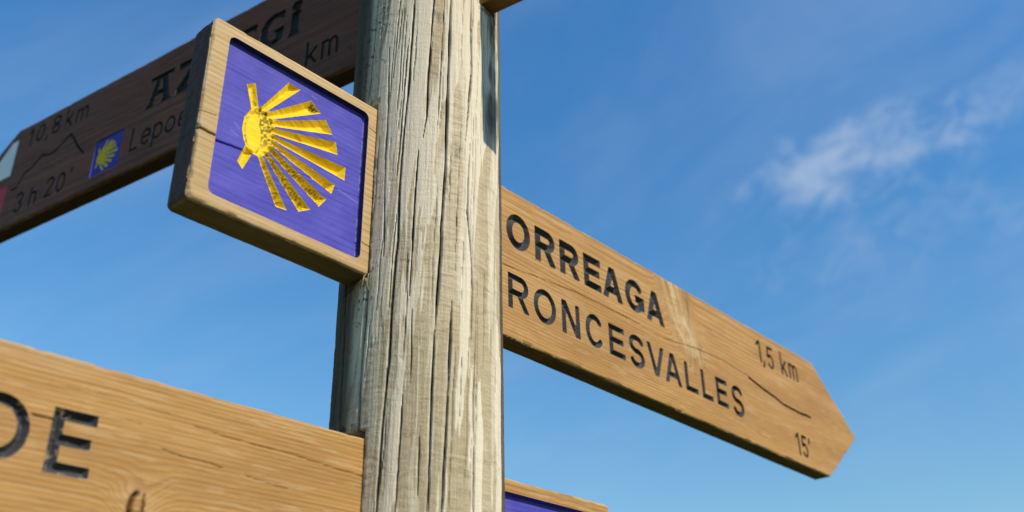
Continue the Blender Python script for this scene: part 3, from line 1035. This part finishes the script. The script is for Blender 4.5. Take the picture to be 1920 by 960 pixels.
# ================================================================== the post
def build_post():
    def cyl_pt(px, py):
        """pixel of the photograph -> (azimuth, height) on the post's surface, used for the drying cracks"""
        x, y = (px - 960) / 1916, -(py - 480) / 1916
        r = right * x + upv * y + fwd
        a = r.x * r.x + r.y * r.y
        bb = -2 * (r.x * PX + r.y * PY)
        cc = PX * PX + PY * PY - RP * RP
        t = (-bb - math.sqrt(max(bb * bb - 4 * a * cc, 0))) / (2 * a)
        X, Y = r.x * t - PX, r.y * t - PY
        return (math.atan2(X, Y) % (2 * math.pi), r.z * t)

    zlo, zhi = .195, .93
    top = 1.165
    zs = np.concatenate((np.linspace(-CAMH - .35, zlo, 120)[:-1], axis(zlo, zhi, .0013), np.linspace(zhi, top, 50)[1:]))
    a0, a1 = rad(78), rad(274)
    az = np.concatenate((axis(a0, a1, .00078 / RP), np.linspace(a1, a0 + 2 * math.pi, 64)[1:-1]))
    na, nz = len(az), len(zs)
    AZ, Z = np.meshgrid(az, zs, indexing='ij')
    S = AZ * RP                       # arc length
    cs, sn = np.cos(AZ), np.sin(AZ)
    # periodic-safe coordinates are not needed: the seam lies behind, away from every view of the front
    R = RP + .0004 + .0003 * np.sin(2 * AZ + 1.3) + .0010 * (fbm(cs * 1.5 + 5, sn * 1.5 + Z * .8, 2, 2) - .5)
    drift = .012 * (fbm(Z * 3.0, S * 6, 4, 3) - .5) + .03 * Z
    Sx = S + drift
    lay = fbm(Sx * 55, Z * 4.2 + Sx * 9, 6, 4, .55) + .16 * (fbm(Sx * 300, Z * 22, 8, 3) - .5)
    lay = lay + .22 * (sstep(Z, .48, .78) - .38) - .10 * sstep(AZ, rad(205), rad(225))
    lay = lay - .25 * (1 - sstep(AZ, rad(95), rad(112))) * sstep(Z, .35, .62) * (1 - sstep(Z, .62, .75))
    pale = sstep(lay, .515, .545)
    lay2 = fbm(Sx * 85 + 30, Z * 5 + 7, 16, 4, .55)
    pale2 = sstep(lay2, .60, .64) * .6
    R = R + .0004 * pale + .0002 * pale2
    tan = np.clip(sstep(fbm(Sx * 28 + 9, Z * 3.5, 26, 3), .42, .66) * .7 + .5 * (1 - sstep(AZ, rad(96), rad(120))) * (1 - sstep(Z, .45, .62)), 0, 1)
    green = sstep(fbm(Sx * 20 + 3, Z * 6, 36, 3), .40, .70) * (1 - sstep(Z, .34, .60)) + .25 * sstep(fbm(Sx * 60, Z * 14, 38, 3), .55, .75)
    # cross ripples (tangential grain)
    rip = fbm(Sx * 38, Z * 260 + 3.0 * fbm(Sx * 50, Z * 20, 40, 2), 42, 3)
    R = R + .0007 * (rip - .5) * (1 - .6 * pale) + .0004 * (fbm(Sx * 420, Z * 22, 44, 3) - .5)
    dirt = .16 * sstep(rip, .60, .80) * (1 - .7 * pale)
    spots = sstep(fbm(S * 300, Z * 260, 46, 3), .66, .74) * sstep(fbm(S * 30, Z * 22, 48, 2), .52, .66)
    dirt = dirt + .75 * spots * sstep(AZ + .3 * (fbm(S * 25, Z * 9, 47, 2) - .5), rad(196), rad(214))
    grey = .85 * sstep(AZ + .10 * (fbm(S * 60, Z * 8, 50, 3) - .5), rad(218), rad(228)) + .85 * (1 - sstep(AZ + .06 * (fbm(Z * 30, S * 0, 51, 2) - .5), rad(102), rad(105)))  # shade painted in: left side and right rim coloured dark
    grey = np.maximum(grey, .80 * sstep(fbm(S * 45, Z * 14, 52, 3), .34, .56) * (1 - sstep(AZ, rad(122), rad(131))) * sstep(Z, .66, .72))  # dark colour painted where the high board's shadow falls, deepening it
    # ---- drying cracks read off the photograph
    z3 = lambda L: [(600 + x / 2, y / 2) for x, y in L]
    z4 = lambda L: [(600 + x / 2, 480 + y / 2) for x, y in L]
    CR = [
        (z3([(357, -40), (345, 150), (330, 350), (315, 500), (300, 680), (292, 900)]) + z4([(285, 0), (270, 180), (258, 400), (235, 640), (215, 900), (210, 1000)]), .0011),
        (z3([(432, -40), (420, 100), (405, 300), (400, 440), (385, 520)]), .0009),
        (z3([(370, 560), (355, 750), (345, 960)]) + z4([(335, 150)]), .0007),
        (z3([(492, -40), (484, 200), (478, 350), (470, 640), (455, 850)]) + z4([(452, 0), (440, 150), (432, 285)]), .0013),
        (z4([(430, 270), (420, 500), (412, 700), (405, 960)]), .0009),
        (z4([(495, 170), (487, 350), (478, 560), (465, 800), (455, 1000)]), .0011),
        (z3([(568, -40), (566, 150), (569, 260), (552, 450), (545, 530)]), .0011),
        (z3([(562, 540), (555, 680), (553, 800), (566, 960)]) + z4([(572, 120), (566, 320)]), .0008),
        (z4([(578, 420), (575, 620), (577, 800), (573, 1000)]), .0010),
        (z4([(190, -60), (182, 80), (170, 250), (152, 480), (145, 640), (140, 760)]), .0014),
        (z4([(104, 60), (97, 180), (90, 350), (78, 560), (72, 700)]), .0018),
        (z3([(222, -20), (208, 130), (193, 300), (182, 385)]), .0011),
        (z4([(310, 520), (300, 700), (288, 850), (280, 1000)]), .0007),
        (z4([(250, 420), (240, 600)]), .0006), (z4([(345, 200), (340, 480)]), .0005), (z4([(375, 640), (365, 900)]), .0006),
        (z3([(262, 180), (256, 420), (246, 640), (240, 960)]), .0006), (z3([(628, 60), (626, 250)]), .0009), (z4([(616, 60), (612, 420)]), .0006),
        (z3([(318, 30), (300, 300), (290, 420)]), .0004), (z4([(530, 380), (524, 600)]), .0005),
        (z3([(672, 60), (673, 500), (676, 960)]) + z4([(683, 300), (686, 960)]), .0010),
    ]
    rng = random.Random(5)
    polys = [([cyl_pt(*p) for p in L], w) for L, w in CR]
    polys = [([(a * RP, z) for a, z in L], w) for L, w in polys]
    for i in range(110):
        s0, z0 = rng.uniform(rad(80), rad(272)) * RP, rng.uniform(.15, .95)
        Ln = rng.uniform(.05, .22)
        polys.append(([(s0 - .03 * k * Ln / 4 + rng.uniform(-.0008, .0008), z0 + k * Ln / 4) for k in range(5)], rng.uniform(.00022, .00050)))
    for i in range(12):
        s0 = rng.uniform(rad(0), rad(360)) * RP
        for zz in (-1.4, -.6):
            z0 = zz + rng.uniform(-.2, .2)
            polys.append(([(s0 + rng.uniform(-.002, .002), z0 + k * .15) for k in range(5)], .0013))
    wob = .0008 * (fbm(S * 20, Z * 42, 60, 3) - .5)
    for L, w in polys:
        zmn, zmx = min(p[1] for p in L), max(p[1] for p in L)
        smn, smx = min(p[0] for p in L), max(p[0] for p in L)
        m = (Z > zmn - .01) & (Z < zmx + .01) & (S > smn - .01) & (S < smx + .01)
        if not m.any():
            continue
        d = d_poly(S[m] + wob[m], Z[m], L)
        prof = sstep(Z[m], zmn - .004, zmn + .03) * (1 - sstep(Z[m], zmx - .03, zmx + .004))
        ww = w * .90 * (.45 + .75 * vn(Z[m] * 30, 0 * Z[m], int(w * 1e6))) * (.35 + .65 * prof)
        k = np.exp(-(d / np.maximum(ww, .00030)) ** 2)
        R[m] -= min(.010, 8 * w) * k * (.3 + .7 * prof)
        dirt[m] = np.maximum(dirt[m], (.97 if w >= .0005 else .6) * sstep(k, .15, .6))  # crack floors coloured near black for the shade inside them
        # fibres stand pale beside a big crack
        if w > .0006:
            pale[m] = np.maximum(pale[m], .55 * np.exp(-((d - w * 2.2) / (w * 1.6)) ** 2) * sstep(vn(Z[m] * 40, S[m] * 0, 7), .35, .7))
    # knot
    for px, py, r_ in ((855, 285, .008), (820, 35, .006)):
        a_, z_ = cyl_pt(px, py)
        dk = np.hypot(S - a_ * RP, (Z - z_) * .8)
        dirt = np.maximum(dirt, .55 * np.exp(-(dk / r_) ** 2) * sstep(fbm(S * 240, Z * 160, 70, 3), .3, .6))
        R -= .0015 * np.exp(-(dk / r_) ** 2)
    # ---- mortises the boards sit in
    X, Y = R * np.sin(AZ), R * np.cos(AZ)
    for d, n, off, th, v0, v1, side in SLOTS:
        al = (X * d[0] + Y * d[1]) * side
        w = X * n[0] + Y * n[1]
        m = (al > 0) & (w < off + .0009) & (w > off - th - .003) & (Z > v0 - .0025) & (Z < v1 + .006)
        R = np.where(m, RP - .022, R)
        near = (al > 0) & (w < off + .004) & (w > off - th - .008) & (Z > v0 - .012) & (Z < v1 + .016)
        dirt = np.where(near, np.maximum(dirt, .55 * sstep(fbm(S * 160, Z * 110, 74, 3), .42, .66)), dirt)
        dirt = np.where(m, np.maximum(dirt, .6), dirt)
    co = np.stack((R * np.sin(AZ), R * np.cos(AZ), Z + CAMH), -1)
    # domed top
    dome = [(.97, .004), (.86, .012), (.6, .022), (.3, .028), (.06, .030)]
    rings = [np.stack((R[:, -1] * k * np.sin(az), R[:, -1] * k * np.cos(az), np.full(na, top + CAMH + h)), -1) for k, h in dome]
    allco = np.concatenate((co.reshape(-1, 3), np.stack(rings, 1).reshape(-1, 3)))
    idx = np.arange(na * nz).reshape(na, nz)
    dix = na * nz + np.arange(na * len(dome)).reshape(na, len(dome))
    full = np.concatenate((idx, dix), 1)
    nx = np.roll(full, -1, 0)
    F = np.stack((full[:, :-1], full[:, 1:], nx[:, 1:], nx[:, :-1]), -1).reshape(-1, 4)
    capf = [tuple(full[:, -1].tolist())]
    ext = lambda a, v=0.0: np.concatenate((a.ravel(), np.full(na * len(dome), v)))
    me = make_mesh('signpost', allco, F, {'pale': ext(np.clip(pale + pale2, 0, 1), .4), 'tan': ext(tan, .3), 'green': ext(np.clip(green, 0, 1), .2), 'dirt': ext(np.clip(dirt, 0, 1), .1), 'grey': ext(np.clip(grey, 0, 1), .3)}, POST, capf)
    o = link('signpost', me)
    o.location = (PX, PY, 0)
    o['label'] = 'round weathered grey timber post with long drying cracks, carrying the signboards'
    o['category'] = 'post'


build_post()


# ================================================================== dry straw caught under the shell board
def build_straw():
    rng = random.Random(9)
    t = bpy.data.objects.new('straw_tuft', None)
    t.empty_display_size = .02
    col.objects.link(t)
    a = rad(213.5)
    rr = RP + .0015
    t.location = (PX + rr * math.sin(a), PY + rr * math.cos(a), CAMH + .4800)
    t.rotation_euler = (0, 0, 0)
    t['label'] = 'small tuft of dry straw caught on the post under the shell board'
    t['category'] = 'straw'
    m = MB('dry_straw')
    mat = m.finish(m.mix(m.noise(300, detail=2), (.46, .38, .20), (.30, .23, .11)), .7, .2)
    tx, ty = math.cos(a), -math.sin(a)          # along the post's surface
    ox, oy = math.sin(a), math.cos(a)           # outwards
    for i in range(6):
        s0, c0 = rng.uniform(-.006, .005), rng.uniform(-.9, .9)
        L_, bow = rng.uniform(.010, .020), rng.uniform(-.006, .006)
        cos, n = [], 9
        for k in range(n):
            q = k / (n - 1)
            side = s0 + c0 * .010 * (q - .2) + bow * q * q
            z = .010 - L_ * q + .004 * math.sin(q * 5 + i)
            out = .0012 + .003 * math.sin(q * math.pi)
            r = .00045 * (1 - .5 * q)
            for j in range(5):
                b_ = 2 * math.pi * j / 5
                cos.append((tx * (side + r * math.cos(b_)) + ox * (out + r * math.sin(b_)), ty * (side + r * math.cos(b_)) + oy * (out + r * math.sin(b_)), z))
        F = np.array([(k * 5 + j, k * 5 + (j + 1) % 5, (k + 1) * 5 + (j + 1) % 5, (k + 1) * 5 + j) for k in range(n - 1) for j in range(5)])
        link('straw', make_mesh('straw', np.array(cos), F, {}, mat, [tuple(range(4, -1, -1)), tuple(range((n - 1) * 5, n * 5))]), t)


build_straw()
